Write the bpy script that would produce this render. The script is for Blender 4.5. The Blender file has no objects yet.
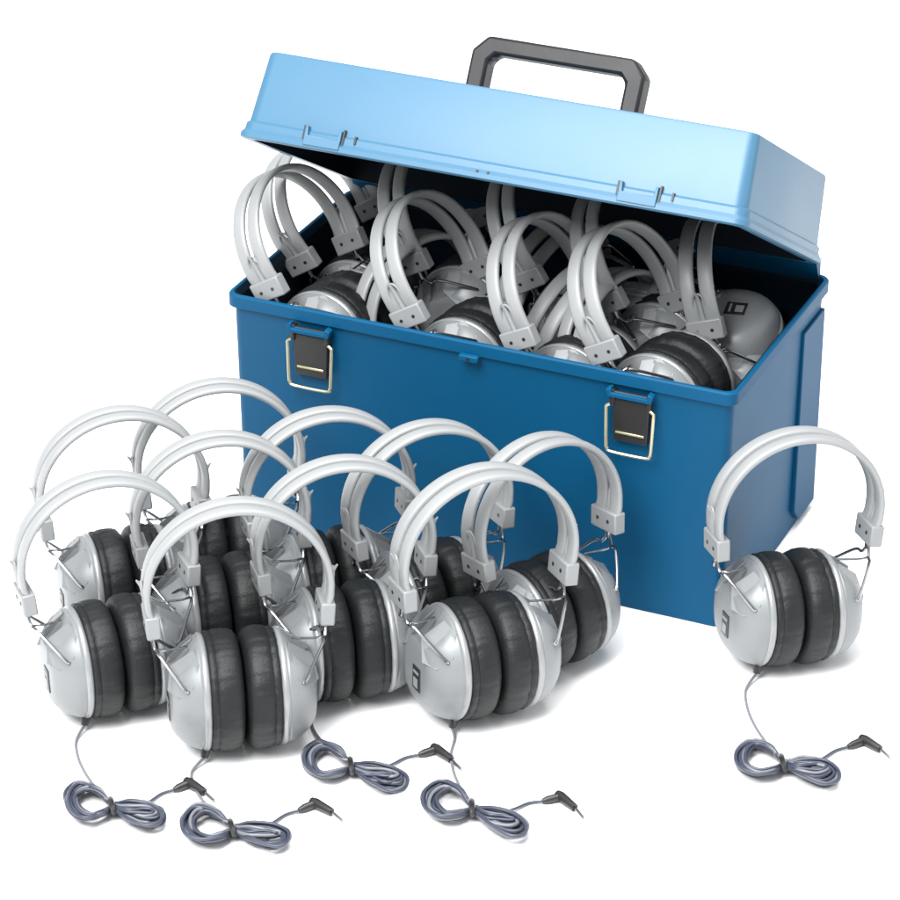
import bpy, bmesh, math, random
from mathutils import Vector, Matrix, noise
random.seed(7)
R = math.radians
S = bpy.context.scene
col = S.collection

# ------------------------------------------------------------ camera
F_PX, YAW, PIT = 3220.9, -0.4227, 0.4939
CAM = Vector((1.2414, -2.2728, 1.4657))
FW = Vector((math.sin(YAW)*math.cos(PIT), math.cos(YAW)*math.cos(PIT), -math.sin(PIT)))
RT = FW.cross(Vector((0, 0, 1))).normalized()
UP = RT.cross(FW)
cd = bpy.data.cameras.new('camera'); cam = bpy.data.objects.new('camera', cd); col.objects.link(cam)
cd.sensor_width = 36; cd.lens = 36*F_PX/900; cd.clip_end = 200; cd.clip_start = .05
m3 = Matrix((RT, UP, -FW)).transposed()
cam.matrix_world = Matrix.Translation(CAM) @ m3.to_4x4()
S.camera = cam
def ray(px, py):
    return (FW + RT*((px-450)/F_PX) + UP*((450-py)/F_PX))
def on_z(px, py, z=0.0):
    d = ray(px, py); return CAM + d*((z-CAM.z)/d.z)
def on_y(px, py, y):
    d = ray(px, py); return CAM + d*((y-CAM.y)/d.y)

# ------------------------------------------------------------ world and lamps
S.view_settings.view_transform = 'Standard'; S.view_settings.look = 'None'
S.view_settings.exposure = 0; S.view_settings.gamma = 1
w = bpy.data.worlds.new('World'); S.world = w; w.use_nodes = True
bg = w.node_tree.nodes['Background']; bg.inputs[0].default_value = (.95, .98, 1, 1); bg.inputs[1].default_value = 0.74
def softbox(name, az, el, dist, size, watts, target=(.24, .0, .15), colr=(1, 1, 1), sy=None):
    """az measured from the camera's own azimuth, positive to the right"""
    a = YAW + math.pi + R(-az)
    d = Vector((math.sin(a)*math.cos(R(el)), math.cos(a)*math.cos(R(el)), math.sin(R(el))))
    l = bpy.data.lights.new(name, 'AREA'); l.shape = 'RECTANGLE'; l.size = size; l.size_y = sy or size
    l.energy = watts; l.color = colr
    o = bpy.data.objects.new(name, l); col.objects.link(o)
    t = Vector(target); o.location = t + d*dist
    o.rotation_euler = (-d).to_track_quat('-Z', 'Y').to_euler()
    return o
softbox('key_softbox', -34, 52, 3.0, 1.5, 175)
softbox('top_softbox', 20, 84, 2.6, 1.8, 105)
softbox('side_softbox', 75, 30, 3.2, 1.4, 11)

# ------------------------------------------------------------ materials
def mat(name, base, rough=.5, metal=0., spec=.5, bump=0., bscale=200, var=0., vscale=30, coat=0.):
    m = bpy.data.materials.new(name); m.use_nodes = True
    nt = m.node_tree; b = nt.nodes['Principled BSDF']
    b.inputs['Base Color'].default_value = (*base, 1); b.inputs['Roughness'].default_value = rough
    b.inputs['Metallic'].default_value = metal; b.inputs['Specular IOR Level'].default_value = spec
    b.inputs['Coat Weight'].default_value = coat
    tc = nt.nodes.new('ShaderNodeTexCoord')
    if var:
        n = nt.nodes.new('ShaderNodeTexNoise'); n.inputs['Scale'].default_value = vscale; n.inputs['Detail'].default_value = 6
        nt.links.new(tc.outputs['Object'], n.inputs['Vector'])
        r = nt.nodes.new('ShaderNodeMapRange'); r.inputs[3].default_value = 1-var; r.inputs[4].default_value = 1+var
        nt.links.new(n.outputs['Fac'], r.inputs[0])
        mx = nt.nodes.new('ShaderNodeVectorMath'); mx.operation = 'SCALE'; mx.inputs[0].default_value = base
        nt.links.new(r.outputs[0], mx.inputs['Scale']); nt.links.new(mx.outputs[0], b.inputs['Base Color'])
        r2 = nt.nodes.new('ShaderNodeMapRange'); r2.inputs[3].default_value = rough*.85; r2.inputs[4].default_value = min(1, rough*1.15)
        nt.links.new(n.outputs['Fac'], r2.inputs[0]); nt.links.new(r2.outputs[0], b.inputs['Roughness'])
    if bump:
        n2 = nt.nodes.new('ShaderNodeTexNoise'); n2.inputs['Scale'].default_value = bscale; n2.inputs['Detail'].default_value = 4
        nt.links.new(tc.outputs['Object'], n2.inputs['Vector'])
        bp = nt.nodes.new('ShaderNodeBump'); bp.inputs['Strength'].default_value = bump; bp.inputs['Distance'].default_value = .001
        nt.links.new(n2.outputs['Fac'], bp.inputs['Height']); nt.links.new(bp.outputs[0], b.inputs['Normal'])
    return m
M = {
 'floor': mat('white_paper', (.93, .93, .93), 1, spec=0),
 'band': mat('pale_plastic', (.222, .229, .232), .44, spec=.5, var=.05, bump=.05),
 'block': mat('grey_white_plastic', (.20, .206, .21), .46, var=.06, bump=.06),
 'shell': mat('silver_plastic', (.172, .181, .187), .42, metal=.12, spec=.5, var=.06, vscale=18, bump=.05, bscale=500),
 'lip': mat('bright_silver_lip', (.235, .243, .248), .33, metal=.3),
 'cush': mat('black_vinyl', (.0075, .0086, .0090), .52, spec=.28, bump=.4, bscale=420, var=.25, vscale=60),
 'wire': mat('steel_wire', (.30, .30, .31), .22, metal=1),
 'dark': mat('dark_plastic', (.012, .012, .013), .4),
 'cord': mat('slate_cord', (.034, .040, .061), .42, var=.15, vscale=80),
 'cordl': mat('pale_cord', (.13, .135, .15), .42),
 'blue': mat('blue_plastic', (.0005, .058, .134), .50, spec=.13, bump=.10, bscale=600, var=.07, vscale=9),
 'lid': mat('lit_lid_blue_plastic', (.036, .113, .188), .42, spec=.5, bump=.06, bscale=700, var=.05, vscale=9),  # paler copy of the body blue, light on the raised lid painted in
 'inner': mat('shaded_lid_blue', (.004, .010, .018), .6, spec=.2),  # lid blue darkened, shade under the lid put into the colour
 'shaded_blue': mat('shaded_blue_plastic', (.0004, .007, .016), .5, spec=.3),  # body blue taken near black, shade inside the case painted in
 'latch': mat('charcoal_latch', (.012, .0115, .012), .45, bump=.1),
 'brass': mat('pale_brass_wire', (.50, .46, .30), .3, metal=.7),
 'handle': mat('charcoal_handle', (.007, .007, .008), .46, spec=.4, bump=.05, var=.1),
}

# ------------------------------------------------------------ helpers
def obj(name, bm, m, parent=None, smooth=40, bevel=0):
    bmesh.ops.recalc_face_normals(bm, faces=bm.faces)
    me = bpy.data.meshes.new(name); bm.to_mesh(me); bm.free()
    ms = m if isinstance(m, (list, tuple)) else [m]
    for x in ms: me.materials.append(M[x])
    for p in me.polygons: p.use_smooth = True
    o = bpy.data.objects.new(name, me); col.objects.link(o)
    me.set_sharp_from_angle(angle=R(smooth))
    if bevel:
        b = o.modifiers.new('bevel', 'BEVEL'); b.width = bevel; b.segments = 2; b.limit_method = 'ANGLE'; b.angle_limit = R(35)
        b.harden_normals = False
    if parent: o.parent = parent
    return o
def empty(name, mw, label=None, cat=None, group=None):
    o = bpy.data.objects.new(name, None); col.objects.link(o); o.empty_display_size = .02
    o.matrix_world = mw
    tag(o, label, cat, group); return o
def tag(o, label=None, cat=None, group=None, kind=None):
    for k, v in (('label', label), ('category', cat), ('group', group), ('kind', kind)):
        if v: o[k] = v
def loft(bm, rings, cap0=True, cap1=True, closed=False, mi=0):
    V = [[bm.verts.new(p) for p in r] for r in rings]
    n = len(V[0]); seq = list(range(len(V)-1)) + ([len(V)-1] if closed else [])
    for i in seq:
        a, b = V[i], V[(i+1) % len(V)]
        for k in range(n):
            f = bm.faces.new((a[k], a[(k+1) % n], b[(k+1) % n], b[k])); f.material_index = mi
    if not closed:
        if cap0: bm.faces.new(V[0][::-1]).material_index = mi
        if cap1: bm.faces.new(V[-1]).material_index = mi
def tube(bm, pts, r, seg=10, closed=False, mi=0):
    P = [Vector(p) for p in pts]; n = len(P)
    rs = r if isinstance(r, (list, tuple)) else [r]*n
    nrm = None; rings = []
    for i in range(n):
        if closed: t = (P[(i+1) % n]-P[i-1])
        else: t = P[min(i+1, n-1)]-P[max(i-1, 0)]
        t.normalize()
        if nrm is None:
            nrm = t.orthogonal().normalized()
        nrm = (nrm - t*nrm.dot(t)).normalized(); bn = t.cross(nrm)
        rings.append([P[i] + (nrm*math.cos(2*math.pi*k/seg)+bn*math.sin(2*math.pi*k/seg))*rs[i] for k in range(seg)])
    loft(bm, rings, closed=closed, mi=mi)
def smooth_path(pts, n=8, closed=False):
    P = [Vector(p) for p in pts]; out = []; N = len(P)
    rng = range(N if closed else N-1)
    for i in rng:
        if closed: a, b, c, d = P[i-1], P[i], P[(i+1) % N], P[(i+2) % N]
        else: a, b, c, d = P[max(i-1, 0)], P[i], P[i+1], P[min(i+2, N-1)]
        for k in range(n):
            t = k/n
            out.append(.5*((2*b)+(c-a)*t+(2*a-5*b+4*c-d)*t*t+(3*b-a-3*c+d)*t**3))
    if not closed: out.append(P[-1])
    return out
def box(bm, c, s, rot=None, mi=0):
    mm = Matrix.Translation(c) @ (rot.to_4x4() if rot else Matrix()) @ Matrix.Diagonal((*s, 1))
    r = bmesh.ops.create_cube(bm, size=1, matrix=mm)
    for v in r['verts']:
        for f in v.link_faces: f.material_index = mi
def cyl(bm, a, b, r, seg=16, mi=0):
    tube(bm, [a, b], r, seg, mi=mi)
def rrect(x0, x1, y0, y1, r, z, n=5):
    out = []
    for cx, cy, a0 in ((x1-r, y0+r, -90), (x1-r, y1-r, 0), (x0+r, y1-r, 90), (x0+r, y0+r, 180)):
        for k in range(n+1):
            a = R(a0+90*k/n); out.append(Vector((cx+r*math.cos(a), cy+r*math.sin(a), z)))
    return out

# ------------------------------------------------------------ floor
bm = bmesh.new()
vs = [bm.verts.new(p) for p in ((-12, -12, 0), (12, -12, 0), (12, 12, 0), (-12, 12, 0))]; bm.faces.new(vs)
fl = obj('floor', bm, 'floor'); tag(fl, 'plain white seamless studio floor', None, None, 'structure')

# ------------------------------------------------------------ case
L, W, H = .48, .2553, .2333
case = empty('carrying_case', Matrix(), 'large blue plastic carrying case with its lid propped open, full of headphones', 'carrying case')
bm = bmesh.new()
i0, i1 = .0068, .0044
def rr(i, z, r=.010): return rrect(i, L-i, i, W-i, max(r-i*.3, .002), z)
loft(bm, [rr(i0+.0015, 0), rr(i0, .0015), rr(i1, H-.0145), rr(i1-.0002, H-.0135), rr(.0006, H-.0125), rr(0, H-.0118), rr(0, H-.0016),
          rr(.001, H), rr(.0035, H), rr(.0042, H-.0008)], cap1=False)
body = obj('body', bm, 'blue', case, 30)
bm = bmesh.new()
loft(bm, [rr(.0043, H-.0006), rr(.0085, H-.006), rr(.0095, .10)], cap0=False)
obj('shaded_interior', bm, 'shaded_blue', case, 30)  # inside walls and floor, shade painted into their blue
# rim furniture moulded onto the body
LATCH = (.085, .388); LUGX = .2385
for lx in LATCH:
    # dropped recess of the rim over each latch
    bm = bmesh.new()
    pf = [(-.0215, .0145), (-.0165, .0125), (-.0165, .0175), (.0165, .0175), (.0165, .0125), (.0215, .0145), (.0200, .0215), (-.0200, .0215)]
    loft(bm, [[Vector((lx+a, y, H-b)) for a, b in pf] for y in (-.0075, .0008)])
    obj('rim_lug', bm, 'blue', body, 30, bevel=.0009)
bm = bmesh.new(); box(bm, (LUGX, -.0032, H-.0135), (.018, .006, .006))
lug = obj('rim_lug', bm, 'blue', body, 30, bevel=.0012)
bm = bmesh.new()
cyl(bm, (LUGX, -.0066, H-.0135), (LUGX, -.0060, H-.0135), .0016)
obj('lug_hole', bm, 'dark', lug)
# side ribs and rear column
for x, s in ((L-i1, 1), (i1, -1)):
    bm = bmesh.new()
    pf = [(W-.066, .205), (W-.066, .024), (W-.050, .008), (W-.008, .008), (W-.008, .205)]
    loft(bm, [[Vector((x+q, y, z)) for y, z in pf] for q in (-s*.004, s*.0026)])
    obj('stepped_panel', bm, 'blue', body, 30, bevel=.0012)


def make_latch(lx):
    bm = bmesh.new()
    z0, z1 = H-.024, H-.064
    y = i1-.0045
    # tapered plate with raised cheeks
    rings = []
    for z, hw in ((z0, .0165), (z0-.012, .0165), (z1, .0155)):
        rings.append([Vector((lx-hw, y-.0025, z)), Vector((lx+hw, y-.0025, z)), Vector((lx+hw, y+.006, z)), Vector((lx-hw, y+.006, z))])
    loft(bm, rings)
    for s in (-1, 1): box(bm, (lx+s*.0168, y-.001, z0+.001), (.004, .007, .015))
    cyl(bm, (lx-.018, y-.0015, z0+.004), (lx+.018, y-.0015, z0+.004), .0032)
    pl = obj('latch', bm, 'latch', case, 40, bevel=.0008)
    bm = bmesh.new(); box(bm, (lx, y-.0032, H-.0555), (.026, .0014, .0020)); obj('latch_bar', bm, 'brass', pl, bevel=.0004)
    bm = bmesh.new()
    hw = .0215; zb = H-.0745
    pts = [(lx-hw+.003, y-.003, z0-.006), (lx-hw, y-.004, z0-.008), (lx-hw, y-.004, z0-.012), (lx-hw+.001, y-.005, zb+.008), (lx-hw+.002, y-.005, zb+.003), (lx-hw+.006, y-.005, zb),
           (lx+hw-.006, y-.005, zb), (lx+hw-.002, y-.005, zb+.003), (lx+hw-.001, y-.005, zb+.008), (lx+hw, y-.004, z0-.012), (lx+hw, y-.004, z0-.008), (lx+hw-.005, y-.003, z0-.005)]
    tube(bm, smooth_path(pts, 4), .00135, 8)
    obj('latch_wire', bm, 'brass', pl)
make_latch(LATCH[0]); make_latch(LATCH[1])

# lid: local frame with y=0 at the front edge and y=W at the hinge
PHI, LH = .529, .0778
OX, OZ, OY = .0050, .0166, -.0141
lidm = Matrix.Translation((0, W+OY, H+OZ)) @ Matrix.Rotation(-PHI, 4, 'X') @ Matrix.Translation((0, -W, 0))
lidf = bpy.data.objects.new('lid', None)
def lr(i, z, r=.012): return rrect(OX+i, L-OX-i, i, W-i, max(r-i*.2, .002), z, 6)
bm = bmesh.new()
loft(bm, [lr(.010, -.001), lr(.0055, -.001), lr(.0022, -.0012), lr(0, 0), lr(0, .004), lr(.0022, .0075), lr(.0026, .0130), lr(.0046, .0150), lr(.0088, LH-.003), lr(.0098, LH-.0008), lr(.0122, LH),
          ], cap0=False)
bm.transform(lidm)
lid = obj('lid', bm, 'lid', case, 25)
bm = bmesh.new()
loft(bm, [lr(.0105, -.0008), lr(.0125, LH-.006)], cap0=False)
# underside: inner shell in lid blue darkened to paint its shade
bm.transform(lidm); obj('shaded_lid_inside', bm, 'inner', lid, 30)
for lx in (.087, .378):
    # clasp keeper moulded into the front edge: a raised pad between two upright ribs
    bm = bmesh.new()
    pf = [(-.0172, .0185), (-.0172, .0015), (.0172, .0015), (.0172, .0185), (.0150, .0185), (.0140, .0100), (-.0140, .0100), (-.0150, .0185)]
    loft(bm, [[Vector((lx+a, y, b)) for a, b in pf] for y in (-.0012, .0060)])
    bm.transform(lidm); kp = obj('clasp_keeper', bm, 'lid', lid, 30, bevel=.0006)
    for a, hh in ((-.0187, .012), (.0187, .015), (.0300, .007)):
        bm = bmesh.new(); box(bm, (lx+a, .0030, .0125), (.0017, .004, hh)); bm.transform(lidm); obj('slot', bm, 'dark', lid)
for q in (-.005, .005):
    bm = bmesh.new(); cyl(bm, (LUGX+q, .0018, .0055), (LUGX+q, -.0006, .0055), .0011); bm.transform(lidm); obj('pin_hole', bm, 'dark', lid)
# handle on the lid top
bm = bmesh.new()
prof = []
hx0, hx1, ht, y0 = .158, .322, .058, W*.5
cpts = [(hx0, -.004), (hx0, ht-.014), (hx0+.013, ht), (hx1-.013, ht), (hx1, ht-.014), (hx1, -.004)]
inn = [(hx0+.017, -.004), (hx0+.017, ht-.022), (hx0+.023, ht-.0155), (hx1-.023, ht-.0155), (hx1-.017, ht-.022), (hx1-.017, -.004)]
rings = []
for a, b in zip(cpts, inn):
    rings.append([Vector((a[0], y0-.011, LH+a[1])), Vector((a[0], y0+.011, LH+a[1])), Vector((b[0], y0+.011, LH+b[1])), Vector((b[0], y0-.011, LH+b[1]))])
loft(bm, rings)
for hx in (hx0+.0075, hx1-.0075): box(bm, (hx, y0, LH+.003), (.026, .030, .006))
bm.transform(lidm); obj('handle', bm, 'handle', lid, 30, bevel=.0042)
# hinge barrel along the back
bm = bmesh.new()
hb = lidm @ Vector((0, W, 0))
loft(bm, [[Vector((x, W-.0065, H-.004)), Vector((x, W-.0025, H-.004)), Vector((x, hb.y+.010, hb.z+.001)), Vector((x, hb.y-.004, hb.z+.004))] for x in (.010, L-.010)])
obj('hinge_strip', bm, 'blue', case, 40)
for x0, x1 in ((.06, .13), (.20, .28), (.35, .42)):
    bm = bmesh.new(); cyl(bm, (x0, W+.001, H+.006), (x1, W+.001, H+.006), .0045); obj('hinge', bm, 'blue', case, 40)

# ------------------------------------------------------------ headphones
RC = .053   # cup radius, the headset stands on its cushions
DZ = -.007   # height of the band above its wires
def arc_pts():
    pts = []
    for z in (.136, .146): pts.append((-.0745 - (z-.136)*.28, z+DZ))
    n = 40
    for k in range(n+1):
        a = math.pi - math.pi*k/n
        pts.append((math.cos(a)*.0780, .1565+DZ+math.sin(a)*.0735))
    for z in (.146, .136): pts.append((.0745 + (z-.136)*.28, z+DZ))
    return pts
def build_headset(name, mw, label, group, cord=None):
    t = empty(name, mw, label, 'headphones', group)
    # two parallel rails
    A = arc_pts()
    for yy in (-.0098, .0098):
        bm = bmesh.new(); rings = []
        for i, (x, z) in enumerate(A):
            x0, z0 = A[max(i-1, 0)]; x1, z1 = A[min(i+1, len(A)-1)]
            tx, tz = x1-x0, z1-z0; l = math.hypot(tx, tz); nx, nz = -tz/l, tx/l
            ring = []
            for k in range(14):
                a = 2*math.pi*k/14
                c_, s_ = math.cos(a), math.sin(a)
                u = math.copysign(abs(c_)**.7, c_)*.0032; v = math.copysign(abs(s_)**.7, s_)*.0075
                ring.append(Vector((x+nx*u, yy+v, z+nz*u)))
            rings.append(ring)
        loft(bm, rings)
        obj('headband', bm, 'band', t, 50)
    for s in (-1, 1):
        rot = Matrix.Rotation(s*R(4), 3, 'Y'); bx = s*.0742; bz = .1305+DZ
        bm = bmesh.new(); box(bm, (bx, 0, bz), (.0125, .0365, .0205), rot)
        blk = obj('end_block', bm, 'block', t, 30, bevel=.0016)
        for sy in (-.0075, .0075):
            bm = bmesh.new()
            cyl(bm, (bx-.0066, sy, bz+.001*s), (bx+.0066, sy, bz-.001*s), .0018, 12)
            obj('screw', bm, 'dark', blk)
        # slide loop and prong
        bm = bmesh.new()
        pts = [(s*.0775, -.0065, .141+DZ), (s*.0805, -.0060, .158+DZ), (s*.0815, -.003, .166+DZ), (s*.0815, .003, .166+DZ), (s*.0805, .0060, .158+DZ), (s*.0775, .0065, .141+DZ)]
        tube(bm, smooth_path(pts, 4), .0012, 8)
        sl = obj('slide_loop', bm, 'block', t)
        bm = bmesh.new()
        tube(bm, [(s*.0770, 0, .140+DZ), (s*.0795, 0, .158+DZ), (s*.0815, 0, .1640+DZ), (s*.0855, 0, .1690+DZ)], [.0032, .0026, .0019, .0008], 8)
        obj('prong', bm, 'band', sl)
        # wire yoke
        bm = bmesh.new()
        tube(bm, [(bx, 0, .122+DZ), (bx-s*.0005, 0, .112+DZ)], [.0034, .0026], 10)
        yk = obj('yoke_stem', bm, 'wire', t)
        for q in (-1, 1):
            bm = bmesh.new()
            pts = [(s*.0738, q*.0015, .116+DZ), (s*.0738, q*.003, .1120+DZ), (s*.0722, q*.008, .1055+DZ), (s*.0690, q*.017, .0970), (s*.0520, q*.0385, .0760), (s*.0478, q*.0385, .0725)]
            tube(bm, smooth_path(pts, 5), .0015, 8)
            obj('yoke_wire', bm, 'wire', t)
        bm = bmesh.new()
        tube(bm, smooth_path([(s*.0725, -.006, .1060+DZ), (s*.064, -.011, .1000), (s*.052, -.006, .0985), (s*.045, .0, .0965)], 4), .0011, 8)
        obj('spring_wire', bm, 'wire', t)
        # cup shell
        bm = bmesh.new(); rings = []
        prof = [(.0300, .0490), (.0325, .0500), (.0345, .0500), (.0360, .0488), (.0375, .0482), (.0430, .0462), (.0490, .0430), (.0545, .0385), (.0590, .0330), (.0612, .0290), (.0622, .0250), (.0626, .020), (.0628, .010)]
        n = 56
        for x, r in prof:
            ring = []
            for k in range(n):
                a = 2*math.pi*k/n; c_, s_ = math.cos(a), math.sin(a)
                e = 1.0 if x < .037 else .90
                y = math.copysign(abs(c_)**e, c_)*r; z = math.copysign(abs(s_)**e, s_)*r
                f = max(0, (x-.037)/.026)
                # shoulder cut into the top of the shell
                if x > .0375: z = min(z, .0462 - .020*min(1, f*1.3))
                z -= f*.001
                ring.append(Vector((s*x, y, RC+z)))
            rings.append(ring)
        loft(bm, rings)
        # wedge shaped boss over each yoke slot
        for q in (-1, 1):
            zc = RC
            v = [(.0390, q*.010, zc+.044), (.0600, q*.008, zc+.030), (.0640, q*.020, zc+.012), (.0560, q*.034, zc+.010), (.0430, q*.040, zc+.022), (.0370, q*.030, zc+.040)]
            top = [Vector((s*(a+.0012), b*1.03, c+.0016)) for a, b, c in v]; cen = Vector((s*.045, q*.012, zc+.012))
            bot = [Vector((s*a, b, c))*.6+cen*.4 for a, b, c in v]
            loft(bm, [bot, top])
        sh = obj('ear_cup', bm, 'shell', t, 34, bevel=.0009)
        bm = bmesh.new(); rings = []
        for k in range(64):
            a = 2*math.pi*k/64
            rings.append([Vector((s*(.0335+.0030*math.cos(b)), (.0490+.0020*math.sin(b))*math.cos(a), RC+(.0490+.0020*math.sin(b))*math.sin(a))) for b in [2*math.pi*j/8 for j in range(8)]])
        loft(bm, rings, closed=True); obj('cup_lip', bm, 'lip', sh, 60)
        # small dark plate with a pale bar over a grey window
        rot = Matrix.Rotation(s*R(-4), 3, 'Y')
        bm = bmesh.new(); box(bm, (s*.0628, -.006, RC-.008), (.0016, .0155, .0215)); em = obj('dark_plate', bm, 'dark', sh, 30, bevel=.0005)
        bm = bmesh.new()
        for (a, b, ww, hh) in ((0, .0058, .0105, .0024), (.0005, -.0040, .0085, .0085)):
            box(bm, (s*.0637, -.006+a, RC-.008+b), (.0006, ww, hh))
        obj('plate_window', bm, 'block', em)
        # cushion with wrinkles
        bm = bmesh.new(); rings = []; n = 180
        prof = [(.0012, .030), (.0010, .040), (.0020, .0465), (.0050, .0510), (.0090, .0527), (.0140, .0532), (.0190, .0530), (.0225, .0522), (.0238, .0511), (.0247, .0516), (.0275, .0520), (.0298, .0508), (.0306, .0480), (.0306, .040)]
        for j, (x, r) in enumerate(prof):
            ring = []
            for k in range(n):
                a = 2*math.pi*k/n
                wob = noise.noise(Vector((math.cos(a)*7, math.sin(a)*7, s*3.1+x*40)))*.0010
                wr = noise.noise(Vector((math.cos(a)*26, math.sin(a)*26, s*9.1+x*22)))*.00045 + abs(noise.noise(Vector((math.cos(a)*48, math.sin(a)*48, s*5+x*30))))*-.00045
                g = 1 if 1 < j < 11 else .3
                ring.append(Vector((s*(x+wob*.4), (r+(wob+wr)*g)*math.cos(a)*.985, RC+(r+(wob+wr)*g)*math.sin(a))))
            rings.append(ring)
        loft(bm, rings)
        obj('ear_cushion', bm, 'cush', t, 60)
    return t
def copy_tree(o, parent=None):
    c = o.copy(); col.objects.link(c)
    if parent:
        c.parent = parent; c.matrix_parent_inverse = o.matrix_parent_inverse.copy()
    for ch in list(kids.get(o, [])): copy_tree(ch, c)
    return c

def pose(cen, yaw, roll, lean=0, sc=1):
    """cen = midpoint between the cups; yaw turns the left cup to the viewer, roll tips the top to the left when negative"""
    m = Matrix.Rotation(R(roll), 4, Vector(FW)) if roll else Matrix()
    mw = Matrix.Translation(cen) @ m @ Matrix.Rotation(-YAW+R(yaw), 4, 'Z') @ Matrix.Rotation(R(lean), 4, 'X') @ Matrix.Scale(sc, 4) @ Matrix.Translation((0, 0, -RC))
    return mw

# (px, py of the point between the cups, yaw, roll, lean, label)
FG = 'silver headphones standing on the white floor in front of the case'
FLOOR = [
 (241, 688, 11, 1, -6, .95, 'silver headphones facing front at the head of the left cluster, nearest the viewer', 'E'),
 (482, 655, 25, 4, -6, .97, 'silver headphones before the middle of the case, dark plate on left cup turned to viewer', 'J'),
 (788, 607, 18, 4, -6, .93, 'silver headphones standing alone beside the right end of the blue case', 'K'),
 (114, 655, 20, 0, -6, .93, 'silver headphones at the left edge, front row, beside the front-facing pair', 'C'),
 (127, 582, 18, 1, -6, .92, 'silver headphones at the far left, standing directly behind the leftmost front pair', 'B'),
 (226, 611, 14, 0, -6, .93, 'silver headphones second in line behind the front-facing pair of the left cluster', 'D'),
 (224, 552, 14, 0, -6, .92, 'silver headphones rearmost on the left, band crossing the lower left corner of the case', 'A'),
 (346, 640, 15, 1, -6, .94, 'silver headphones between the front-facing pair and the pair before the middle of the case', 'G'),
 (332, 583, 16, 0, -6, .92, 'silver headphones close to the case below its left latch, rear of the cluster', 'F'),
 (431, 597, 26, 1, -6, .92, 'silver headphones close to the case, behind and left of the pair before its middle', 'H'),
 (548, 611, 36, 0, -6, .92, 'silver headphones close to the case below and left of the right latch', 'I'),
]
CG = 'silver headphones packed inside the open case'
# (px, py of the near end block, depth y of the cups in the case, yaw, roll, tilt back, label)
INBOX = [
 (274, 292, .072, 52, -25, 20, 'headphones inside the case at its left end, front row, band rising over the corner'),
 (411, 319, .073, 55, -26, 20, 'headphones inside the case, front row, second from its left end'),
 (519, 341, .070, 53, -21, 20, 'headphones inside the case, front row, behind the centre lip of the rim'),
 (602, 353, .071, 52, -24, 20, 'headphones inside the case, front row, above the right latch'),
 (306, 266, .172, 52, -30, 18, 'headphones inside the case, back row, in the left corner under the lid'),
 (415, 267, .172, 55, -24, 18, 'headphones inside the case, back row, behind the second front pair'),
 (527, 283, .173, 55, -28, 18, 'headphones inside the case, back row, under the middle of the lid'),
 (606, 305, .172, 52, -26, 18, 'headphones inside the case, back row, behind the front pair over the right latch'),
 (700, 332, .178, 66, -13, 18, 'headphones inside the case at its right end, rails sloping to the inner corner'),
]
# second layer, deeper down: (x, y, z of the cups, yaw, roll, label)
DEEP = [
 (.150, .130, .108, 38, -12, 'half hidden headphones deep in the case between the first and second front pairs'),
 (.262, .124, .104, 62, 14, 'half hidden headphones deep in the case between the second and third front pairs'),
 (.352, .132, .110, 40, -18, 'half hidden headphones deep in the case between the third and fourth front pairs'),
 (.222, .180, .116, 58, 12, 'half hidden headphones low against the back wall near the middle of the case'),
]
cams = {}
proto = None; kids = {}
for px, py, yaw, roll, lean, sc, label, key in FLOOR:
    mw = pose(on_z(px, py, RC*sc+.0015), yaw, roll, lean, sc)
    if proto is None:
        t = proto = build_headset('headphones', mw, label, FG)
        for o in bpy.data.objects:
            if o.parent: kids.setdefault(o.parent, []).append(o)
    else:
        t = copy_tree(proto); t.matrix_world = mw; t['label'] = label
    cams[key] = t
for px, py, y, yaw, roll, tilt, label in INBOX:
    sc = .90
    rm = (Matrix.Rotation(R(roll), 4, Vector(FW)) @ Matrix.Rotation(R(-tilt), 4, Vector(RT)) @ Matrix.Rotation(-YAW+R(yaw), 4, 'Z')
          @ Matrix.Scale(sc, 4))
    v = rm @ Vector((-.0742, 0, .1305+DZ-RC))
    k = F_PX/((on_y(px, py, y)-CAM).dot(FW))
    cen = on_y(px-v.dot(RT)*k, py+v.dot(UP)*k, y)
    t = copy_tree(proto); t['group'] = CG; t['label'] = label
    t.matrix_world = Matrix.Translation(cen) @ rm @ Matrix.Translation((0, 0, -RC))

for x, y, z, yaw, roll, label in DEEP:
    t = copy_tree(proto); t['group'] = CG; t['label'] = label
    t.matrix_world = (Matrix.Translation((x, y, z)) @ Matrix.Rotation(R(roll), 4, Vector(FW)) @ Matrix.Rotation(-YAW+R(yaw), 4, 'Z')
                      @ Matrix.Scale(.90, 4) @ Matrix.Translation((0, 0, -RC)))

# one pair lies on its side in the rear right corner, a cup face up
t = copy_tree(proto); t['group'] = CG; t['label'] = 'headphones lying on their side in the rear right corner of the case'
ax = Vector((.10, .42, -.90)).normalized(); az = Vector((-1, 0, -.12)); az = (az-ax*az.dot(ax)).normalized(); ay = az.cross(ax)
t.matrix_world = (Matrix.Translation((.418, .190, .172)) @ Matrix((ax, ay, az)).transposed().to_4x4() @ Matrix.Scale(.90, 4) @ Matrix.Translation((0, 0, -RC)))

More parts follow.
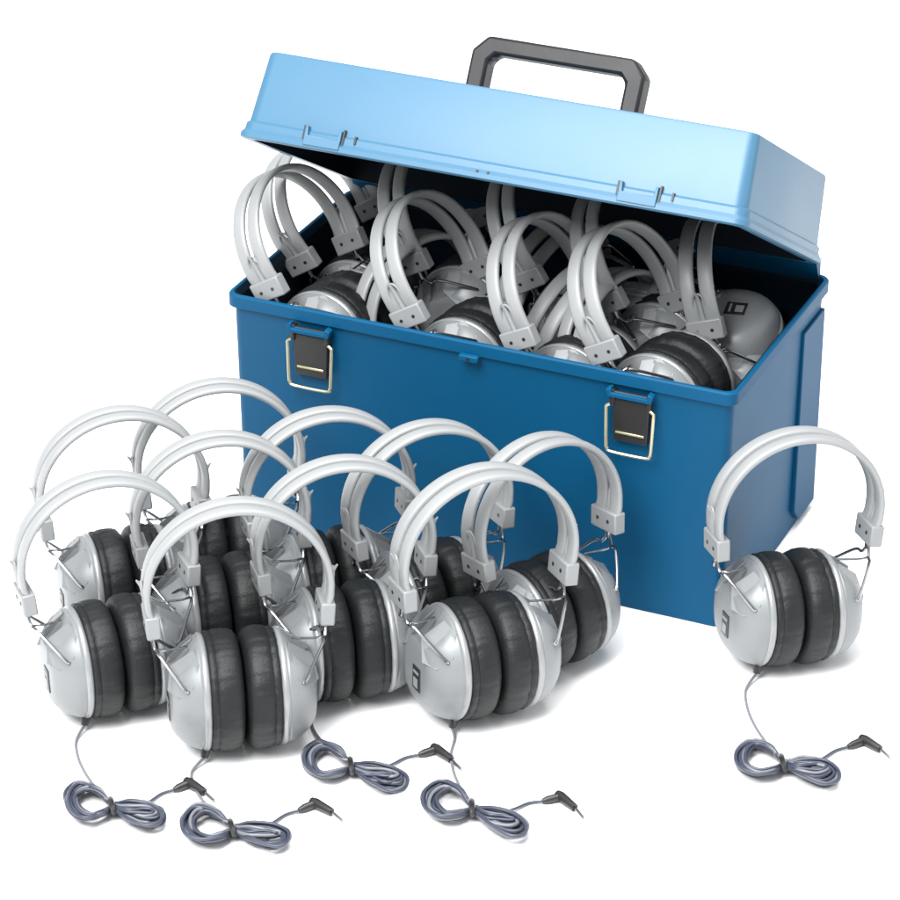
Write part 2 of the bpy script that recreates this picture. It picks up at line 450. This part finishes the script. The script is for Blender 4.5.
# ------------------------------------------------------------ cords, one per front pair
def cord_for(key, exit_px, tie_px, seed):
    t = cams[key]; inv = t.matrix_world.inverted(); rnd = random.Random(seed)
    ang = R(rnd.uniform(-7, 7)); kx = rnd.uniform(.94, 1.05)
    def G(dx, dy, z=.0012):   # offsets from the tie, laid flat on the floor
        return on_z(tie_px[0]+(dx*math.cos(ang)-dy*math.sin(ang)*1.2)*kx, tie_px[1]+dy*math.cos(ang)+dx*math.sin(ang)*.8, z)
    cup = t.matrix_world @ Vector((-.0335, -.020, .0110))
    dv = cup-CAM; kk = F_PX/dv.dot(FW)
    cx_, cy_ = 450+dv.dot(RT)*kk-2, 450-dv.dot(UP)*kk+12
    start = on_z(cx_, cy_, .006)
    ex, ey = cx_-tie_px[0], cy_-tie_px[1]
    # strain relief plus cord
    bm = bmesh.new()
    lead = [start.copy()] + [G(ex*(1-f)-15*math.sin(math.pi*f**.85), ey*(1-f), .0016+.021*max(0, f-.45)) for f in (.16, .36, .56, .74, .88)] + [G(-1, -5, .0105), G(2, 0, .009)]
    tube(bm, smooth_path(lead, 6), .00130, 8, mi=1)
    strands = [(0, -2), (-14, -17), (-33, -24), (-47, -14), (-46, 1), (-31, 10), (-13, 8), (0, 3), (18, 14), (38, 23), (52, 20), (54, 10), (41, 1), (20, -3)]
    for k in range(16):
        sc = 1-.05*(k % 5)-rnd.uniform(0, .05); dx, dy = rnd.uniform(-2.5, 2.5), rnd.uniform(-2, 2)
        P = []
        for j, (a, b) in enumerate(strands):
            near = abs(a) < 4
            jx = 0 if near else dx*.6+rnd.uniform(-1.3, 1.3); jy = rnd.uniform(-1.2, 1.2) if near else dy+rnd.uniform(-1.4, 1.4)
            if a > 4: b = 9+(b-9)*(1-.19*(k % 5))
            P.append(G(a*sc+jx, b*sc+jy, (.0018+.0004*k if near else .0016+.00075*k)+rnd.uniform(0, .0016)))
        tube(bm, smooth_path(P, 5, True), .00155, 8, closed=True, mi=1 if k % 3 == 1 else 0)
    tube(bm, smooth_path([G(30, 2, .004), G(41, -3, .003), G(54, -10, .002), G(68, -13, .003)], 6), .00125, 8)
    bm.transform(inv); c = obj('cord', bm, ['cord', 'cordl'], t, 60)
    bm = bmesh.new()
    tube(bm, smooth_path([G(-1, -6, .001), G(-1, -6, .009), G(0, -1, .0125), G(1, 5, .010), G(1, 6, .002)], 4, True), .0027, 8, closed=True)
    bm.transform(inv); obj('cable_tie', bm, 'dark', c)
    bm = bmesh.new()
    tube(bm, [cup, cup.lerp(start, .5), start], [.0042, .0040, .0030], 10)
    bm.transform(inv); obj('strain_relief', bm, 'dark', c)
    bm = bmesh.new()
    a, b, d, e = G(66, -13, .0035), G(83, -19, .0045), G(98, -9, .0040), G(109, 2, .0035)
    tube(bm, [a, a.lerp(b, .3), b], [.0020, .0032, .0034], 12)
    tube(bm, [b+(b-d)*.25, b, d], [.0034, .0044, .0032], 12)
    tube(bm, [d, d.lerp(e, .85), e], [.0014, .0013, .0004], 10, mi=1)
    bm.transform(inv); obj('plug', bm, ['dark', 'wire'], c, 40)
cord_for('E', (206, 753), (232, 828), 1)
cord_for('J', (449, 722), (472, 808), 2)
cord_for('K', (764, 672), (783, 763), 3)
cord_for('C', (91, 720), (112, 806), 4)
cord_for('G', (312, 716), (351, 766), 5)
